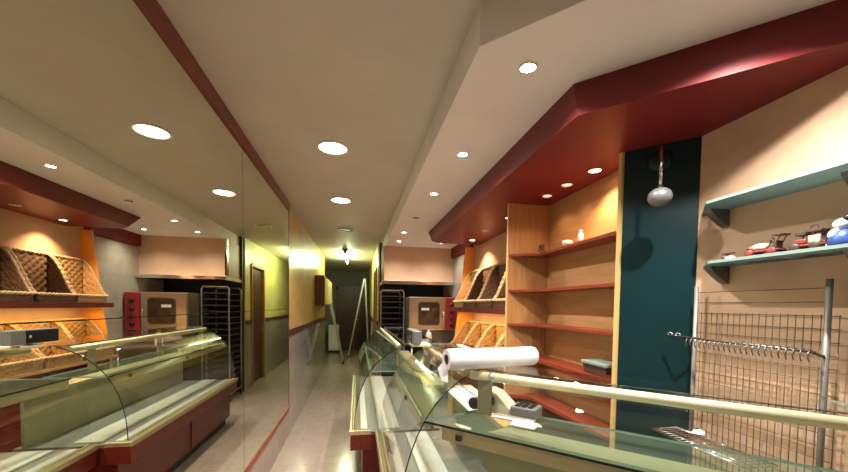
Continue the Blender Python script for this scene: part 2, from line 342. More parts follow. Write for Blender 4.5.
# ------------------------------------------------------------------ display counters
PROF = [(0, .615), (.004, .70), (.012, .78), (.03, .865), (.055, .945), (.088, 1.02), (.13, 1.09), (.18, 1.15), (.24, 1.20), (.31, 1.245), (.38, 1.275), (.43, 1.29)]
class Run:
    def __init__(s, o, a, n, s0, s1): s.o, s.a, s.n, s.s0, s.s1 = o, a, n, s0, s1
    def P(s, t, d, z): return (s.o[0]+t*s.a[0]+d*s.n[0], s.o[1]+t*s.a[1]+d*s.n[1], z)
    def sheet(s, mb, prof, ea=0., eb=0., mi=0, cap=1, smooth=False):     # closed (d,z) outline swept along the run
        n = len(prof)
        v = [s.P(s.s0(d)+ea, d, z) for d, z in prof]+[s.P(s.s1(d)-eb, d, z) for d, z in prof]
        mb.add(v, [(i, (i+1) % n, n+(i+1) % n, n+i) for i in range(n)], mi, smooth)
        o = len(mb.v)-2*n
        return v, n, o
    def solid(s, mb, prof, ea=0., eb=0., mi=0, cap=0):
        v, n, o = s.sheet(mb, prof, ea, eb, mi)
        mb.f += [tuple(o+i for i in range(n)), tuple(o+n+i for i in range(n))]; mb.m += [cap, cap]; mb.smooth += [False, False]
        return mb
    def rect(s, mb, d0, d1, z0, z1, ea=0., eb=0., mi=0, cap=None): return s.solid(mb, [(d0, z0), (d1, z0), (d1, z1), (d0, z1)], ea, eb, mi, mi if cap is None else cap)
    def curve(s, mb, prof, th, ea=0., eb=0., edges=(1, 1)):
        out = []
        for i, (d, z) in enumerate(prof):
            a = prof[max(i-1, 0)]; b = prof[min(i+1, len(prof)-1)]
            td, tz = b[0]-a[0], b[1]-a[1]; L = math.hypot(td, tz); out.append((d+th*tz/L, z-th*td/L))
        n = len(prof)
        for (p, q, sm) in ((prof, None, 1), (out, None, 1)):
            v = [s.P(s.s0(d)+ea, d, z) for d, z in p]+[s.P(s.s1(d)-eb, d, z) for d, z in p]
            mb.add(v, [(i, i+1, n+i+1, n+i) for i in range(n-1)], 0, True)
        for fun, e, ed in ((s.s0, ea, edges[0]), (s.s1, -eb, edges[1])):
            v = [s.P(fun(d)+e, d, z) for d, z in prof]+[s.P(fun(d)+e, d, z) for d, z in out]
            mb.add(v, [(i, i+1, n+i+1, n+i) for i in range(n-1)], ed)
        for i in (0, n-1):
            (d, z), (d2, z2) = prof[i], out[i]
            mb.add([s.P(s.s0(d)+ea, d, z), s.P(s.s1(d)-eb, d, z), s.P(s.s1(d2)-eb, d2, z2), s.P(s.s0(d2)+ea, d2, z2)], [(0, 1, 2, 3)], 1)
        return mb
q = .70711
R1 = Run((-.02, 2.87), (0, 1), (1, 0), lambda d: 0, lambda d: 2.30)
R2 = Run((.18, 1.55), (0, 1), (1, 0), lambda d: .4142*d, lambda d: 1.293)
R3 = Run((.18, 1.55), (q, -q), (q, q), lambda d: .4142*d, lambda d: 2.008-d)
DR = .58
def counter(R, label, posts, D, seam, end_glass=False, top=False, edges=(1, 1)):
    c = R.P(1.0, .3, 0)
    t = thing('display_counter', label, 'display counter', (c[0], c[1], 0), 'curved glass display counters')
    mb = MB(); R.rect(mb, .07, D, .10, .455, .004, .004); b = mb.build('base', M['darkred'], t, t)
    for s in seam:
        mb = MB(); mb.add([R.P(s+i*.006, dd, z) for dd in (.060, .0705) for i in (-1, 1) for z in (.11, .445)], [(0, 1, 3, 2), (4, 5, 7, 6), (0, 1, 5, 4), (2, 3, 7, 6), (0, 2, 6, 4), (1, 3, 7, 5)]); mb.build('panel_joint', M['red_lam'], b, t)
    mb = MB(); R.rect(mb, .11, D-.05, .0, .10, .05, .05); mb.build('kick_plate', M['dark'], t, t)
    mb = MB(); R.rect(mb, -.02, D, .455, .575, .002, .002); mb.build('upper_band', M['red_lam'], t, t, bevel=.004)
    mb = MB(); R.solid(mb, [(-.032, .575), (.035, .575), (.035, .608), (.028, .612), (.012, .602), (-.004, .602), (-.018, .614), (-.028, .614), (-.034, .606)], .001, .001); mb.build('ledge', M['gold'], t, t)
    mb = MB(); R.rect(mb, .036, D, .576, .588, .012, .012); deck = mb.build('deck', M['grey_pan'], t, t)
    for (a, b2) in ((.055, .11), (.20, .37)):
        mb = MB(); R.rect(mb, a, b2, .589, .604, .05, .05); mb.build('pan', M['white_pan'], deck, t, bevel=.003)
    mb = MB(); R.rect(mb, D-.07, D-.05, .589, .93, .012, .012); mb.build('rear_panel', M['olive'], t, t)
    mb = MB(); R.rect(mb, D-.10, D+.05, .93, .955, .006, .006); mb.build('work_top', M['oak'] if top else M['olive'], t, t)
    mb = MB(); R.curve(mb, PROF, .007, .004, .004, edges); mb.build('curved_front_glass', [M['glass_clear'], M['glass_edge'], M['glass_clear']], t, t)
    mb = MB(); R.rect(mb, .40, D, 1.292, 1.300, .004, .004, 0, 1); mb.build('top_glass', [M['glass_clear'], M['pale_edge']], t, t)
    mb = MB()
    v, n, o = R.sheet(mb, [(.118, 1.07), (.51, 1.07), (.51, 1.08), (.118, 1.08)], .006, .006)
    mb.m[-3] = 2; mb.m[-1] = 1
    mb.f += [tuple(o+i for i in range(n)), tuple(o+n+i for i in range(n))]; mb.m += [2, 2]; mb.smooth += [False]*2
    mb.build('middle_shelf', [M['glass_green'], M['glass_edge'], M['pale_edge']], t, t)
    mb = MB(); R.solid(mb, [(.122, 1.012), (.136, 1.012), (.136, 1.069), (.122, 1.069)], .10, .02); rl = mb.build('shelf_rail', M['gold'], t, t)
    # top tube
    mb = MB(); mb.tube([R.P(R.s0(.36)+.02, .36, 1.268), R.P(R.s1(.36)-.01, .36, 1.268)], .021, 14); tb = mb.build('top_tube', M['cream_metal'] if not top and not end_glass else M['gold'], t, t)
    mb = MB()
    for s in (posts[0]+.045,): mb.tube([R.P(s-.012, .36, 1.268), R.P(s+.012, .36, 1.268)], .0225, 14)
    mb.build('tube_collar', M['alu'], tb, t)
    for s in posts:
        p = R.P(s, .372, 1.163); mb = MB(); mb.obox(p, Vector((*R.a, 0))*.036, Vector((*R.n, 0))*.006, (0, 0, .083)); pm = mb.build('post', M['olive'], t, t, bevel=.002)
        p2 = R.P(s+.0, .121, 1.04); MB().obox(p2, Vector((*R.a, 0))*.012, Vector((*R.n, 0))*.012, (0, 0, .012)).build('rail_plug', M['black'], rl, t)
    if end_glass:
        pr = [(0.002, .615)]+PROF[1:]+[(D-.08, 1.29), (D-.08, .615)]
        mb = MB(); n = len(pr); a = R.s1(0)-.004
        mb.add([R.P(a, d, z) for d, z in pr]+[R.P(a+.006, d, z) for d, z in pr], [tuple(range(n)), tuple(range(n, 2*n))]+[(i, (i+1) % n, n+(i+1) % n, n+i) for i in range(n)]); mb.build('end_glass', M['glass_clear'], t, t)
    return t
c1 = counter(R1, 'far straight display counter, set forward into the aisle toward the oven', (.25, 1.2, 2.15), .70, (1.15,), True, edges=(1, 2))
c2 = counter(R2, 'middle display counter between the stepped brass cap and the glass corner', (.62,), .70, (.9,), top=True, edges=(2, 2))
c3 = counter(R3, 'near right display counter running diagonally under the white paper roll', (.237,), .58, (.8,))
# brass cap and red return where the far counter steps forward
MB().box(-.056, .115, 2.846, 2.868, .578, .612).build('ledge_cap', M['brass'], c1, c1, bevel=.005)
MB().box(-.046, .144, 2.850, 2.868, .455, .577).build('return_panel', M['red_lam'], c1, c1)

# ------------------------------------------------------------------ things on the counters
t = thing('paper_roll', 'white wrapping paper roll lying on the glass counter corner', 'paper roll', (.66, 1.69, 1.335))
A, B = Vector((.415, 1.642, 1.350)), Vector((.905, 1.735, 1.350)); dr = (B-A).normalized()
mb = MB(); mb.tube([A, A+dr*.02, A.lerp(B, .35), A.lerp(B, .6), A.lerp(B, .75), B-dr*.015, B], [.049, .051, .050, .048, .0485, .0485, .046], 24, 0, False)
mb.tube([A+dr*.0001, B], .026, 24, 0, False)
for e, rr in ((A, .049), (B, .046)):
    u = dr.cross(Vector((0, 0, 1))).normalized(); v = u.cross(dr)
    ring = [e+r*(math.cos(2*PI*k/24)*u+math.sin(2*PI*k/24)*v) for r in (rr, .026) for k in range(24)]
    mb.add(ring, [(k, (k+1) % 24, 24+(k+1) % 24, 24+k) for k in range(24)])
mb.build('paper', M['paper'], t, t)
MB().tube([A+dr*.004, B-dr*.004], .0255, 20).build('core', M['black'], t, t, label='black plug coloured like the shaded hollow of the roll')  # solid black cylinder, the hollow's inner shade put in as colour
mb = MB(); pa = A+Vector((-.006, -.01, -.045))
mb.add([pa, pa+Vector((.0, .03, .04)), pa+Vector((-.03, .03, .0)), pa+Vector((-.02, -.01, -.05)), pa+Vector((.01, -.015, -.06)), pa+Vector((.012, .0, 0))], [(0, 1, 2), (0, 2, 3), (0, 3, 4), (0, 4, 5), (0, 5, 1)])
so = mb.build('loose_sheet', M['paper'], t, t); md = so.modifiers.new('solid', 'SOLIDIFY'); md.thickness = .002

def oriented(c, deg):
    r = math.radians(deg); return Vector(c), Vector((math.cos(r), math.sin(r), 0)), Vector((-math.sin(r), math.cos(r), 0))
# beige scale on the glass shelf of the near counter
C0, ax, ay = oriented((.684, 1.684, 1.081), -45)
t = thing('weighing_scale', 'beige countertop scale with black dials on the glass shelf under the top tube', 'scale', C0)
def lp(x, y, z): return C0+ax*x+ay*y+Vector((0, 0, z))
mb = MB(); pr = [(-.035, 0), (.09, 0), (.09, .035), (.02, .10), (-.035, .115)]
n = len(pr); mb.add([lp(x, -.04, z) for x, z in pr]+[lp(x, .06, z) for x, z in pr], [tuple(range(n)), tuple(range(n, 2*n))]+[(i, (i+1) % n, n+(i+1) % n, n+i) for i in range(n)])
mb.build('body', M['beige'], t, t, bevel=.006)
for x, z in ((-.085, .036), (-.005, .066)):
    MB().lathe([(.0005, .0), (.025, .0), (.031, .008), (.031, .014), (.0005, .016)], lp(x-.01, -.04, z), 18, 0, -ay).build('dial', M['black'], t, t)
mb = MB(); mb.obox(lp(.155, 0, .028), ax*.06, ay*.055, (0, 0, .026)); p = mb.build('keypad', M['greyplastic'], t, t, bevel=.006)
for i in range(3):
    for j in range(3): MB().obox(lp(.125+i*.03, -.03+j*.03, .057), ax*.010, ay*.010, (0, 0, .004)).build('key', M['black'], p, t)
MB().obox(lp(.125, -.088, .008), ax*.095, ay*.028, (0, 0, .006)).build('pan', M['white'], t, t, bevel=.004)
# pole scale on the middle counter, display turned to the customers
t = thing('weighing_scale', 'pole display scale with black screen standing on the middle counter', 'scale', (.40, 2.62, 1.30))
MB().box(.40, .54, 2.60, 2.78, 1.3005, 1.322).build('body', M['beige'], t, t, bevel=.006)
MB().tube([(.43, 2.69, 1.32), (.43, 2.69, 1.332)], .018, 12).build('pole', M['olive'], t, t)
h = MB().box(.40, .46, 2.545, 2.885, 1.330, 1.420).build('display_housing', M['greyplastic'], t, t, bevel=.005)
MB().box(.394, .400, 2.64, 2.88, 1.336, 1.414).build('screen', M['black'], h, t)
MB().lathe([(.0005, 0), (.009, 0), (.009, .004), (.0005, .005)], (.394, 2.66, 1.375), 12, 0, (-1, 0, 0)).build('button', M['brass'], h, t)
# sheets of wrapping paper on the work top
mb = MB(); mb.box(.68, .90, 2.10, 2.72, .9555, .962); tag(mb.build('paper_stack', M['paper'], bevel=.002), 'flat white wrapping paper sheets on the wooden work top', 'paper')
tag(MB().obox((.72, 1.45, 1.086), Vector((q, -q, 0))*.055, Vector((q, q, 0))*.03, (0, 0, .005)).build('plate', M['white'], bevel=.004), 'small white plate on the glass shelf beside the beige scale', 'plate')

# ------------------------------------------------------------------ bookcase and teal panel
t = thing('bookcase', 'tall honey wood bookcase with four red-brown shelves under the red soffit', 'bookcase', (1.45, 2.3, 0))
MB().box(1.24, 1.60, 2.85, 2.872, 0, ZR-.001).build('side_panel', [M['oak']], t, t)
MB().box(1.233, 1.24, 2.85, 2.872, 0, ZR-.001).build('edge_band', M['edge_yellow'], t, t)
MB().box(1.447, 1.60, 1.790, 1.812, 0, ZR-.001).build('side_panel', M['oak'], t, t)
MB().box(1.434, 1.447, 1.788, 1.814, 0, ZR-.001).build('edge_band', M['edge_yellow'], t, t)
MB().box(1.60, 1.615, 1.790, 2.872, 0, ZR-.001).build('back_panel', M['oakY'], t, t)
SH = [(1.599, 2.849), (1.245, 2.849), (1.262, 2.832), (1.33, 2.775), (1.41, 2.735), (1.444, 2.715), (1.444, 1.813), (1.599, 1.813)]
for z in (2.045, 1.752, 1.468): MB().prism(SH, z-.022, z).build('shelf', M['redshelf'], t, t, bevel=.002)
SH2 = [(1.599, 2.849), (1.245, 2.849), (1.262, 2.832), (1.37, 2.775), (1.415, 2.735), (1.415, 1.813), (1.599, 1.813)]
MB().prism(SH2, 1.165, 1.192).build('shelf', M['redshelf'], t, t, bevel=.002)
MB().prism(SH2, .838, .865).build('shelf', M['redshelf'], t, t, bevel=.002)
MB().box(1.47, 1.599, 1.813, 2.849, .05, .837).build('base_block', M['darkwood'], t, t)  # dark block standing in for the open, shaded space under the shelf
tag(MB().prism([(1.450, 1.788), (1.688, 1.55), (1.688, 1.788)], 0, ZR-.001).build('corner_panel', M['teal']), 'dark teal corner panel standing between the bookcase and the peach wall', 'panel')
# sconce
t = thing('wall_lamp', 'silver ball lamp on a thin rod hanging before the teal panel', 'wall lamp', (1.555, 1.655, 2.39))
nn = Vector((-q, -q, 0)); pc = Vector((1.563, 1.669, 2.385))
MB().lathe([(.0005, .016), (.045, .016), (.055, .008), (.055, 0)], pc, 24, 0, nn).build('back_plate', M['teal'], t, t)
hc = Vector((1.400, 1.487, 2.352))
MB().tube([pc+nn*.014+Vector((0, 0, -.02)), hc], .006, 10).build('arm', M['chrome'], t, t)
MB().tube([hc+Vector((0, 0, .012)), hc+Vector((0, 0, -.175))], .0065, 12).build('rod', M['chrome'], t, t)
MB().tube([hc+Vector((0, 0, -.17)), hc+Vector((0, 0, -.186))], .011, 12).build('socket', M['black'], t, t)
MB().ball(hc+Vector((0, 0, -.222)), .047, 14, 0, 1.08, 1.08, .92).build('ball_shade', M['ballgrey'], t, t)
# on the bookcase shelves
t = thing('storage_box', 'grey green lidded box on the lowest bookcase shelf', 'box', (1.50, 1.98, 1.193))
MB().prism([(1.45, 1.885), (1.575, 1.885), (1.575, 2.085), (1.45, 2.085)], 1.193, 1.25, [(1.44, 1.875), (1.58, 1.875), (1.58, 2.095), (1.44, 2.095)]).build('tub', M['toy_dark'], t, t)
MB().box(1.43, 1.59, 1.865, 2.105, 1.25, 1.272).build('lid', M['greybox'], t, t, bevel=.006)
t = thing('tea_cup', 'tiny white round cup lying on the top bookcase shelf', 'cup', (1.47, 2.36, 2.046))
MB().lathe([(.018, 0), (.030, .008), (.034, .03), (.034, .034), (.028, .03), (.02, .008), (.0005, .006)], (1.47, 2.36, 2.046), 18).build('bowl', M['white'], t, t)
MB().tube([(1.505+.012*math.cos(a), 2.36, 2.064+.012*math.sin(a)) for a in [i*PI/5-PI/2 for i in range(6)]], .003, 6).build('handle', M['white'], t, t)
t = thing('jar', 'little clear jar with pale lid on the top bookcase shelf', 'jar', (1.47, 2.20, 2.046))
MB().lathe([(.0005, 0), (.017, 0), (.019, .008), (.018, .05), (.012, .06)], (1.47, 2.20, 2.0465), 16).build('body', M['white_pan'], t, t)
MB().lathe([(.013, .06), (.014, .062), (.014, .076), (.0005, .078)], (1.47, 2.20, 2.0465), 16).build('lid', M['alu'], t, t)
t = thing('toy_block', 'small dark wooden ornament at the far end of the top bookcase shelf', 'ornament', (1.42, 2.64, 2.046))
MB().box(1.41, 1.44, 2.61, 2.67, 2.0465, 2.062).build('base', M['toy_dark'], t, t, bevel=.003)
MB().box(1.415, 1.435, 2.615, 2.63, 2.062, 2.085).box(1.415, 1.435, 2.65, 2.665, 2.062, 2.085).box(1.412, 1.438, 2.612, 2.668, 2.085, 2.093).build('frame', M['toy_dark'], t, t)

# ------------------------------------------------------------------ glass wall shelves with brackets
def wall_shelf(z, y1, label, br):
    t = thing('glass_shelf', label, 'shelf', (1.62, .9, z), 'glass wall shelves')
    mb = MB(); mb.prism([(1.689, y1), (1.689, .25), (1.505, .25), (1.505, y1-.185)], z, z+.012); mb.m = [0, 0, 1, 1, 1, 1]; mb.build('glass', [M['glass_frost'], M['pale_edge']], t, t)
    for y in br:
        pr = [(1.58, 0), (1.689, 0), (1.689, -.078), (1.688, -.080), (1.66, -.068), (1.62, -.042), (1.592, -.018)]
        n = len(pr); w = .017
        MB().add([(x, y-w, z+.0-.0003+dz) for x, dz in pr]+[(x, y+w, z-.0003+dz) for x, dz in pr], [tuple(range(n)), tuple(range(n, 2*n))]+[(i, (i+1) % n, n+(i+1) % n, n+i) for i in range(n)]).build('bracket', M['bracket'], t, t, bevel=.002)
    return t
wall_shelf(2.066, 1.535, 'empty upper glass shelf on the peach wall right of the teal panel', (1.41, .93, .4))
wall_shelf(1.803, 1.515, 'lower glass shelf on the peach wall carrying small figurines', (1.40, .91, .4))
ZF = 1.8155
t = thing('figurine', 'tiny white and dark figurine, leftmost on the lower glass shelf', 'figurine', (1.60, 1.32, ZF), 'figurines on the glass shelf')
MB().lathe([(.0005, 0), (.016, 0), (.019, .008), (.015, .02), (.0005, .024)], (1.60, 1.31, ZF), 14).build('body', M['white'], t, t)
MB().lathe([(.0005, 0), (.010, .002), (.012, .015), (.008, .026), (.0005, .03)], (1.60, 1.335, ZF), 12).build('head', M['toy_dark'], t, t)
MB().box(1.592, 1.608, 1.295, 1.345, ZF+.032, ZF+.037).box(1.598, 1.602, 1.315, 1.325, ZF+.02, ZF+.033).build('roof', M['toy_dark'], t, t)
def toy(y, L, label, cab, chassis, wheel, kind):
    t = thing('toy_vehicle', label, 'toy', (1.60, y, ZF), 'figurines on the glass shelf')
    MB().box(1.58, 1.62, y-L/2, y+L/2, ZF+.018, ZF+.027).build('chassis', M[chassis], t, t, bevel=.003)
    if kind == 'cart':
        MB().lathe([(.0005, -.03), (.013, -.03), (.016, -.01), (.016, .012), (.010, .03), (.0005, .032)], (1.60, y+.018, ZF+.040), 14, 0, (0, 1, 0)).build('hood', M['toy_white'], t, t)
        MB().lathe([(.0005, 0), (.008, 0), (.008, .012), (.0005, .013)], (1.60, y+.05, ZF+.040), 12, 0, (0, 1, 0)).build('lantern', M['toy_red'], t, t)
        MB().box(1.582, 1.618, y-.045, y-.015, ZF+.027, ZF+.040).box(1.582, 1.618, y-.050, y-.042, ZF+.027, ZF+.058).build('seat', M['toy_dark'], t, t, bevel=.003)
        MB().tube([(1.60, y-.012, ZF+.04), (1.60, y-.022, ZF+.062)], .002, 6).tube([(1.60+.009*math.cos(i*PI/6), y-.024, ZF+.064+.009*math.sin(i*PI/6)) for i in range(12)], .002, 6, closed=True).build('steering_wheel', M['toy_dark'], t, t)
        MB().tube([(1.585, y-.05, ZF+.05), (1.585, y-.062, ZF+.078)], .002, 6).tube([(1.615, y-.05, ZF+.05), (1.615, y-.062, ZF+.078)], .002, 6).box(1.58, 1.62, y-.072, y-.035, ZF+.076, ZF+.081).build('canopy', M['toy_dark'], t, t)
    else:
        MB().box(1.580, 1.620, y-.040, y-.004, ZF+.027, ZF+.056).build('cargo', M['toy_white'], t, t, bevel=.005)
        MB().box(1.582, 1.618, y+.0, y+.038, ZF+.027, ZF+.048).build('hood', M[cab], t, t, bevel=.006)
        MB().box(1.578, 1.622, y-.044, y-.0, ZF+.066, ZF+.076).box(1.584, 1.590, y-.006, y-.002, ZF+.05, ZF+.067).box(1.610, 1.616, y-.006, y-.002, ZF+.05, ZF+.067).box(1.584, 1.616, y-.042, y-.038, ZF+.05, ZF+.067).build('roof', M['toy_dark'], t, t, bevel=.002)
        MB().box(1.584, 1.616, y+.004, y+.036, ZF+.060, ZF+.074).box(1.598, 1.602, y+.018, y+.022, ZF+.046, ZF+.062).build('luggage', M['toy_dark'], t, t, bevel=.003)
        MB().tube([(1.60, y-.012+.012*math.cos(i*PI/6), ZF+.084+.010*math.sin(i*PI/6)) for i in range(12)], .002, 6, closed=True).build('spare_wheel', M['toy_dark'], t, t)
    for sx in (1.574, 1.626):
        for k in (-1, 1):
            MB().lathe([(.0005, -.004), (.013, -.004), (.016, -.002), (.016, .002), (.013, .004), (.0005, .004)], (sx, y+k*L*.34, ZF+.0165), 14, 0, (1, 0, 0)).build('wheel', M[wheel], t, t)
toy(1.175, .12, 'ivory and red toy cart on the glass shelf, second ornament from the teal panel', 'toy_white', 'toy_red', 'toy_red', 'cart')
toy(1.03, .088, 'red and black toy truck beside the blue figurine on the glass shelf', 'toy_red', 'toy_red', 'toy_dark', 'truck')
t = thing('figurine', 'blue and white glazed figurine at the right end of the glass shelf', 'figurine', (1.60, .945, ZF), 'figurines on the glass shelf')
MB().lathe([(.0005, 0), (.034, 0), (.040, .012), (.038, .035), (.028, .055), (.0005, .066)], (1.60, .936, ZF), 20).build('body', M['blue'], t, t)
MB().ball((1.585, .952, ZF+.045), .019, 8, 0).ball((1.60, .972, ZF+.012), .012, 8).build('belly', M['white'], t, t)
MB().ball((1.595, .94, ZF+.078), .022, 10, 0, 1, 1.1, .9).build('head', M['white'], t, t)
MB().ball((1.59, .925, ZF+.096), .011, 8).build('tuft', M['black'], t, t)

# ------------------------------------------------------------------ wire grid on the wall, hook rail, wire shelf
t = thing('wire_grid', 'steel wire display grid with two posts and a hook rail on the peach wall', 'display rack', (1.63, 1.24, .7))
for y in (.985, 1.487): MB().tube([(1.628, y, .70), (1.628, y, 1.716)], .0098, 12).build('post', M['post_grey'], t, t)
mb = MB()
for z in (1.685, 1.635): mb.tube([(1.636, .985, z), (1.636, 1.49, z)], .0017, 5)
zs = [1.585-.047*i for i in range(17)]
for z in zs: mb.tube([(1.640, .955, z), (1.640, 1.487, z)], .0017, 5)
for i in range(21):
    y = .962+i*.0255; mb.tube([(1.644, y, zs[-1]), (1.644, y, 1.59)], .0017, 5)
mb.build('wire_mesh', M['wire'], t, t)
hr = MB().tube([(1.562, .973, 1.459), (1.558, 1.572, 1.470)], .005, 8).tube([(1.628, .985, 1.44), (1.562, .985, 1.458)], .005, 6).tube([(1.628, 1.487, 1.45), (1.56, 1.487, 1.468)], .005, 6).build('hook_rail', M['darksteel'], t, t)
for i in range(22):
    y = .985+i*.0225
    MB().tube([(1.566, y, 1.466), (1.556, y, 1.468), (1.545, y-.002, 1.455), (1.541, y-.004, 1.438), (1.546, y-.006, 1.425)], .0024, 6).build('hook', M['darksteel'], hr, t)
for y in (1.515, 1.558):
    MB().tube([(1.558, y+.013*math.cos(a), 1.478+.007*math.sin(a)) for a in [i*PI/5 for i in range(10)]], .0026, 6, closed=True).build('hook', M['alu'], hr, t)
t = thing('wire_shelf', 'silver wire rack shelf low on the wall, seen through the near counter glass', 'shelf', (1.55, 1.3, 1.0))
mb = MB(); mb.tube([(1.46, 1.10, 1.0), (1.46, 1.55, 1.0), (1.61, 1.55, 1.0), (1.61, 1.10, 1.0)], .005, 8, closed=True); mb.build('frame', M['chrome'], t, t)
mb = MB()
for i in range(17): mb.tube([(1.46, 1.12+i*.025, 1.003), (1.61, 1.12+i*.025, 1.003)], .0025, 6)
for i in range(1, 4): mb.tube([(1.46+.045*i, 1.10, .998), (1.46+.045*i, 1.55, .998)], .0025, 6)
mb.build('wires', M['chrome'], t, t)

# ------------------------------------------------------------------ basket unit
t = thing('basket_rack', 'bread rack with orange side panel, maroon upper shelf and two basket tiers', 'bread rack', (1.48, 4.0, 0))
MB().box(1.672, 1.685, 2.873, 5.075, 0, ZR-.001).build('back_panel', M['back_peach'], t, t)
pr = [(1.671, ZR-.001), (1.545, ZR-.001), (1.50, 2.05), (1.44, 1.50), (1.38, .98), (1.30, 0), (1.671, 0)]
n = len(pr); MB().add([(x, 5.05, z) for x, z in pr]+[(x, 5.075, z) for x, z in pr], [tuple(range(n)), tuple(range(n, 2*n))]+[(i, (i+1) % n, n+(i+1) % n, n+i) for i in range(n)]).build('side_panel', M['orange'], t, t)
MB().box(1.355, 1.671, 2.874, 5.049, 1.565, 1.59).box(1.35, 1.372, 2.874, 5.10, 1.535, 1.592).build('upper_shelf', M['maroon'], t, t, bevel=.003)
MB().box(1.28, 1.671, 2.874, 5.049, .925, .95).build('lower_shelf', M['oak'], t, t)
MB().box(1.38, 1.671, 2.874, 5.049, .05, .924).build('base_block', M['maroon'], t, t)
MB().tube([(1.43, 2.95, 1.548), (1.43, 5.0, 1.548)], .012, 10).build('lamp_tube', M['emit_strip'], t, t, label='glowing warm tube under the upper shelf')
for y in (3.3, 3.95, 4.6):
    l = lamp('shelf_lamp', 'AREA', (1.43, y, 1.532), 2.4, (1, .60, .24), .05); l.data.shape = 'RECTANGLE'; l.data.size = .03; l.data.size_y = .6
BW = .47
def basket(name, label, loc, body, rim, H=.50, D=.255, F=.075):
    t = thing(name, label, 'basket', loc, 'wicker bread baskets')
    X, Y, Z = loc
    hw = BW/2
    # side outline, d from the front: open slanted mouth
    k = H-F; mouth = [(a*D, F+b*k) for a, b in ((0, 0), (.10, .03), (.20, .12), (.36, .34), (.54, .60), (.70, .80), (.84, .93), (1, 1))]
    def top(d):
        for (a, za), (b, zb) in zip(mouth, mouth[1:]):
            if a <= d <= b: return za+(zb-za)*(d-a)/(b-a)
        return H
    def weave(fn, nu, nv, nrm):
        mb = MB(); v = []; f = []
        for i in range(nu+1):
            for j in range(nv+1):
                p = Vector(fn(i/nu, j/nv)); s = math.sin(PI*(i*.5))*(1 if (j//2) % 2 else -1)
                v.append(p+Vector(nrm)*(.008*s+.004*(1 if j % 2 else -1)))
        for i in range(nu):
            for j in range(nv): f.append((i*(nv+1)+j, (i+1)*(nv+1)+j, (i+1)*(nv+1)+j+1, i*(nv+1)+j+1))
        return v, f
    mb = MB()
    tp = .018   # taper at the foot
    for fn, nu, nv, nrm in (
        (lambda a, b: (D, (-hw+BW*a)*(1-(1-b)*.06), H*b), 20, 26, (1, 0, 0)),
        (lambda a, b: ((1-b)*.02, (-hw+BW*a)*(1-(1-b)*.06), F*b), 20, 6, (-1, 0, 0)),
        (lambda a, b: (.0+D*a, -hw+tp*(1-b*top(D*a)/H), top(D*a)*b), 12, 22, (0, -1, 0)),
        (lambda a, b: (.0+D*a, hw-tp*(1-b*top(D*a)/H), top(D*a)*b), 12, 22, (0, 1, 0))):
        v, f = weave(fn, nu, nv, nrm); mb.add([Vector(p)+Vector(loc) for p in v], f, 0, True)
    mb.box(X+.015, X+D, Y-hw+.015, Y+hw-.015, Z+.001, Z+.008)
    bo = mb.build('woven_body', M[body], t, t)
    md = bo.modifiers.new('solid', 'SOLIDIFY'); md.thickness = .006; md.offset = 0
    pts = [(d, -hw, z) for d, z in mouth]+[(d, hw, z) for d, z in mouth[::-1]]
    full = []
    for a, b in zip(pts, pts[1:]+pts[:1]):
        L = max(1, int((Vector(b)-Vector(a)).length/.02))
        for k in range(L): full.append(Vector(a).lerp(Vector(b), k/L)+Vector(loc))
    mb = MB(); N = len(full)
    for ph in (0, PI):
        pp = [p+Vector((.008*math.cos(i*1.3+ph), .008*math.cos(i*1.3+ph)*.6, .006*math.sin(i*1.3+ph))) for i, p in enumerate(full)]
        mb.tube(pp, .0115, 6, closed=True)
    mb.build('braided_rim', M[rim], t, t)
    return t
bx, uz = 1.362, 1.5965
b0 = basket('bread_basket', 'wicker basket coloured tan as lit, at the far end of the upper bread shelf', (bx, 4.77, uz), 'wicker_lit', 'wicker_rim')
b1 = basket('bread_basket', 'wicker basket coloured dark brown as shaded, second from the far end of the upper shelf', (bx, 4.27, uz), 'wicker_shaded', 'wicker_rim')
dup(b1, (bx, 3.76, uz), 'wicker basket coloured dark brown as shaded, third from the far end of the upper shelf')
dup(b1, (bx, 3.25, uz), 'wicker basket coloured dark brown as shaded, on the upper shelf, against the bookcase side')
b2 = basket('bread_basket', 'wicker basket coloured tan as lit, at the far end of the lower bread shelf', (1.30, 4.77, .9565), 'wicker_lit', 'wicker_rim', .44, .30, .10)
dup(b2, (1.30, 4.27, .9565), 'wicker basket coloured tan as lit, second from the far end of the lower shelf')
dup(b2, (1.30, 3.76, .9565), 'wicker basket coloured tan as lit, third from the far end of the lower shelf')
dup(b2, (1.30, 3.25, .9565), 'wicker basket coloured tan as lit, on the lower shelf, against the bookcase side')

# ------------------------------------------------------------------ oven niche
t = thing('range_hood', 'steel edged extraction hood under the peach niche panel', 'range hood', (1.07, 6.5, 1.98))
MB().box(.42, 1.684, 6.14, 6.18, 1.975, 2.03).box(.42, 1.684, 6.18, 6.249, 2.022, 2.03).build('front_lip', M['chrome'], t, t, bevel=.004)
MB().box(.42, .45, 6.18, 6.95, 1.975, 2.029).box(1.66, 1.684, 6.18, 6.95, 1.975, 2.029).build('side_lip', M['steel'], t, t)
MB().box(.45, 1.66, 6.25, 6.95, 2.0, 2.029).build('filter_panel', M['dark'], t, t)
t = thing('oven', 'steel convection oven with dark window and red control panel', 'oven', (1.22, 6.2, 1.0))
MB().box(.835, 1.66, 5.86, 6.6, 1.205, 1.755).build('body', M['steel'], t, t, bevel=.008)
dpart = MB().box(.845, 1.44, 5.835, 5.859, 1.215, 1.745).build('door', M['steel'], t, t, bevel=.006)
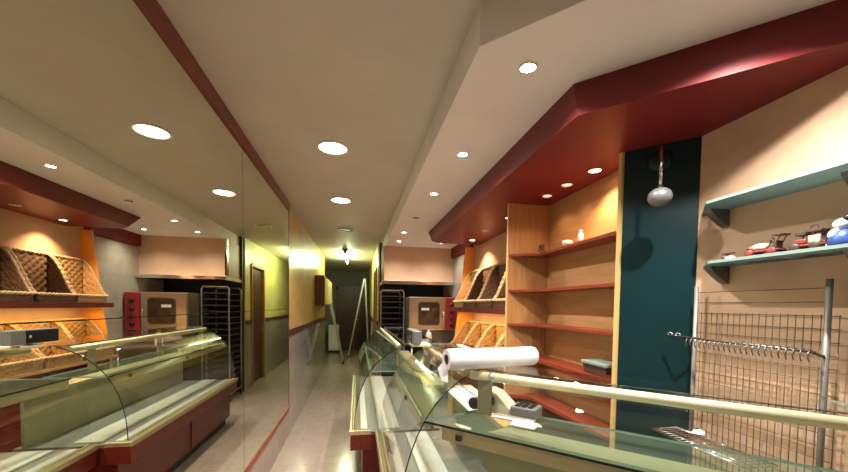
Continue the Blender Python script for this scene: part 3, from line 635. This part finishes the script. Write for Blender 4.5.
def rrect(x0, x1, z0, z1, r, n=6):
    out = []
    for cx, cz, a0 in ((x1-r, z1-r, 0), (x0+r, z1-r, PI/2), (x0+r, z0+r, PI), (x1-r, z0+r, 3*PI/2)):
        out += [(cx+r*math.cos(a0+i*PI/2/n), cz+r*math.sin(a0+i*PI/2/n)) for i in range(n+1)]
    return out
def plate(pts, y0, y1):
    n = len(pts); return MB().add([(x, y0, z) for x, z in pts]+[(x, y1, z) for x, z in pts], [tuple(range(n)), tuple(range(n, 2*n))]+[(i, (i+1) % n, n+(i+1) % n, n+i) for i in range(n)])
plate(rrect(.985, 1.355, 1.285, 1.675, .05), 5.826, 5.834).build('window_frame', M['darksteel'], dpart, t)
plate(rrect(1.0, 1.34, 1.30, 1.66, .045), 5.822, 5.8255).build('window', M['ovenglass'], dpart, t)
MB().box(1.04, 1.17, 5.8185, 5.8215, 1.535, 1.575).build('sticker', M['white'], dpart, t)
MB().tube([(1.40, 5.836, 1.50), (1.40, 5.80, 1.50), (1.405, 5.795, 1.47), (1.405, 5.795, 1.39)], .011, 8).build('handle', M['chrome'], dpart, t)
cp = MB().box(1.46, 1.65, 5.835, 5.859, 1.215, 1.745).build('control_panel', M['red_panel'], t, t, bevel=.006)
for z in (1.63, 1.51, 1.40, 1.29): MB().lathe([(.0005, .03), (.026, .03), (.032, .022), (.034, 0)], (1.555, 5.835, z), 18, 0, (0, -1, 0)).build('knob', M['black'], cp, t)
MB().box(.86, 1.64, 5.92, 6.55, 1.002, 1.204).build('stand', M['darksteel'], t, t)
t = thing('work_table', 'steel work table carrying the oven', 'table', (1.25, 6.1, 0))
MB().box(.83, 1.66, 5.60, 6.62, .965, 1.0).build('table_top', M['steel'], t, t, bevel=.004)
for x in (.86, 1.63):
    for y in (5.64, 6.58): MB().tube([(x, y, 0), (x, y, .965)], .02, 10).build('leg', M['steel'], t, t)
MB().box(.86, 1.63, 5.63, 6.59, .25, .27).build('under_shelf', M['steel'], t, t)
t = thing('squeeze_bottle', 'white plastic bottle standing on the steel table before the oven', 'bottle', (1.14, 5.68, 1.001))
MB().lathe([(.0005, 0), (.045, 0), (.048, .01), (.048, .14), (.04, .17), (.022, .185)], (1.14, 5.68, 1.001), 20).build('body', M['white'], t, t)
MB().lathe([(.024, .185), (.024, .215), (.0005, .218)], (1.14, 5.68, 1.001), 16).build('cap', M['white_pan'], t, t)
# rack trolley
t = thing('rack_trolley', 'steel bakery rack trolley full of dark trays left of the oven', 'trolley', (.63, 6.55, 0))
X0, X1, Y0, Y1 = .405, .805, 6.26, 6.86
for y in (Y0, Y1):
    MB().tube([(X0, y, .12), (X0, y, 1.83), (X0+.02, y, 1.87), (X1-.02, y, 1.87), (X1, y, 1.83), (X1, y, .12)], .014, 10).build('end_frame', M['steel'], t, t)
for x in (X0, X1): MB().tube([(x, Y0, .13), (x, Y1, .13)], .014, 8).build('bottom_bar', M['steel'], t, t)
for k in range(16):
    z = .30+k*.097
    rm = MB()
    for x0 in (X0+.002, X1-.024): rm.box(x0, x0+.022, Y0+.0, Y1-.0, z, z+.004)
    rm.build('runner', M['steel'], t, t)
    MB().box(X0+.014, X1-.014, Y0+.005, Y1-.02, z+.0045, z+.0065).box(X0+.014, X1-.014, Y0+.003, Y0+.006, z+.0045, z+.022).build('tray', M['tray'], t, t, label='dark baking tray')
for x in (X0, X1):
    for y in (Y0, Y1):
        MB().lathe([(.0005, -.014), (.045, -.014), (.05, -.008), (.05, .008), (.045, .014), (.0005, .014)], (x, y, .05), 16, 0, (1, 0, 0)).tube([(x, y, .05), (x, y, .13)], .01, 8).build('castor', M['black'], t, t)

# ------------------------------------------------------------------ corridor things
t = thing('wall_cabinet', 'brown wall cabinet with yellow cream doors in the corridor', 'cabinet', (-.72, 8.4, 1.9))
MB().box(-.821, -.648, 7.45, 9.45, 1.60, 2.18).build('body', M['darkwood'], t, t)
MB().box(-.821, -.648, 7.436, 7.45, 1.59, 2.19).build('side_panel', M['brownwood'], t, t)
for y0 in (7.46, 8.13, 8.80):
    dd = MB().box(-.647, -.63, y0, y0+.64, 1.62, 2.16).build('door', M['cabinet_yellow'], t, t, bevel=.004)
    MB().ball((-.618, y0+.56, 1.69), .012, 8).build('knob', M['brass'], dd, t)
def unit(x0, x1, label, group):
    t = thing('fridge', label, 'fridge', ((x0+x1)/2, 12.7, 0), group)
    MB().box(x0, x1, 12.44, 13.0, .06, .93).build('body', M['white'], t, t, bevel=.01)
    d = MB().box(x0+.005, x1-.005, 12.415, 12.439, .09, .92).build('door', M['white'], t, t, bevel=.008)
    MB().box(x1-.05, x1-.03, 12.40, 12.415, .6, .8).build('handle', M['greyplastic'], d, t)
    for x in (x0+.04, x1-.04):
        for y in (12.5, 12.94): MB().lathe([(.02, 0), (.02, .06)], (x, y, 0), 10).build('foot', M['black'], t, t)
unit(-.94, -.60, 'low white fridge at the dark corridor end, beside the leaning ladder', None)
def ladder(foot, head, width, label, n=8, back=None):
    F, Hd = Vector(foot), Vector(head); t = thing('ladder', label, 'ladder', foot, 'aluminium ladders')
    dr = (Hd-F).normalized(); side = Vector((0, 1, 0))*width/2
    for sgn in (-1, 1):
        MB().obox((F+Hd)/2+side*sgn, dr*((Hd-F).length/2), Vector((0, .010, 0)), dr.cross(Vector((0, 1, 0)))*.020).build('stile', M['alu'], t, t)
        MB().obox(F+side*sgn+dr*.02, dr*.03, Vector((0, .013, 0)), dr.cross(Vector((0, 1, 0)))*.024).build('foot', M['black'], t, t)
    for i in range(n):
        p = F.lerp(Hd, (i+.7)/(n+.4)); MB().tube([p-side, p+side], .014, 8).build('rung', M['alu'], t, t)
    if back:
        Bk = Vector(back); d2 = (Hd-Bk).normalized()
        for sgn in (-1, 1): MB().obox((Bk+Hd)/2+side*sgn*.95+Vector((.03, 0, 0)), d2*((Hd-Bk).length/2), Vector((0, .01, 0)), d2.cross(Vector((0, 1, 0)))*.018).build('rear_stile', M['alu'], t, t)
    return t
ladder((-.36, 10.15, .02), (-.72, 10.15, 1.69), .42, 'short aluminium ladder leaning to the left in the corridor', 6)
ladder((-.26, 11.4, .02), (.21, 11.4, 2.42), .42, 'tall open aluminium stepladder before the dark corridor door', 9, (.33, 11.4, .02))

# ------------------------------------------------------------------ camera, world, view
cd = bpy.data.cameras.new('camera'); cam = bpy.data.objects.new('camera', cd); COL.objects.link(cam)
yaw, pit, rol = (math.radians(a) for a in (10.55, -2.17, .78))
r = Vector((math.cos(yaw), -math.sin(yaw), 0)); f = Vector((math.sin(yaw)*math.cos(pit), math.cos(yaw)*math.cos(pit), math.sin(pit))); u = r.cross(f)
r2 = r*math.cos(rol)+u*math.sin(rol); u2 = -r*math.sin(rol)+u*math.cos(rol)
mw = Matrix((( r2.x, u2.x, -f.x, 0), (r2.y, u2.y, -f.y, 0), (r2.z, u2.z, -f.z, 1.6), (0, 0, 0, 1)))
cam.matrix_world = mw
cd.sensor_width = 36; cd.lens = 360/848*36; cd.shift_y = 84/848; cd.clip_start = .02
sc.camera = cam
wd = bpy.data.worlds.new('world'); sc.world = wd; wd.use_nodes = True
wd.node_tree.nodes['Background'].inputs['Color'].default_value = (.9, .85, .8, 1); wd.node_tree.nodes['Background'].inputs['Strength'].default_value = .02
sc.view_settings.view_transform = 'Standard'; sc.view_settings.look = 'None'; sc.view_settings.gamma = 1; sc.view_settings.use_curve_mapping = False
sc.view_settings.exposure = 0.85
sc.cycles.transparent_max_bounces = 40; sc.cycles.max_bounces = 14; sc.cycles.glossy_bounces = 8; sc.cycles.diffuse_bounces = 5
sc.cycles.sample_clamp_indirect = 6
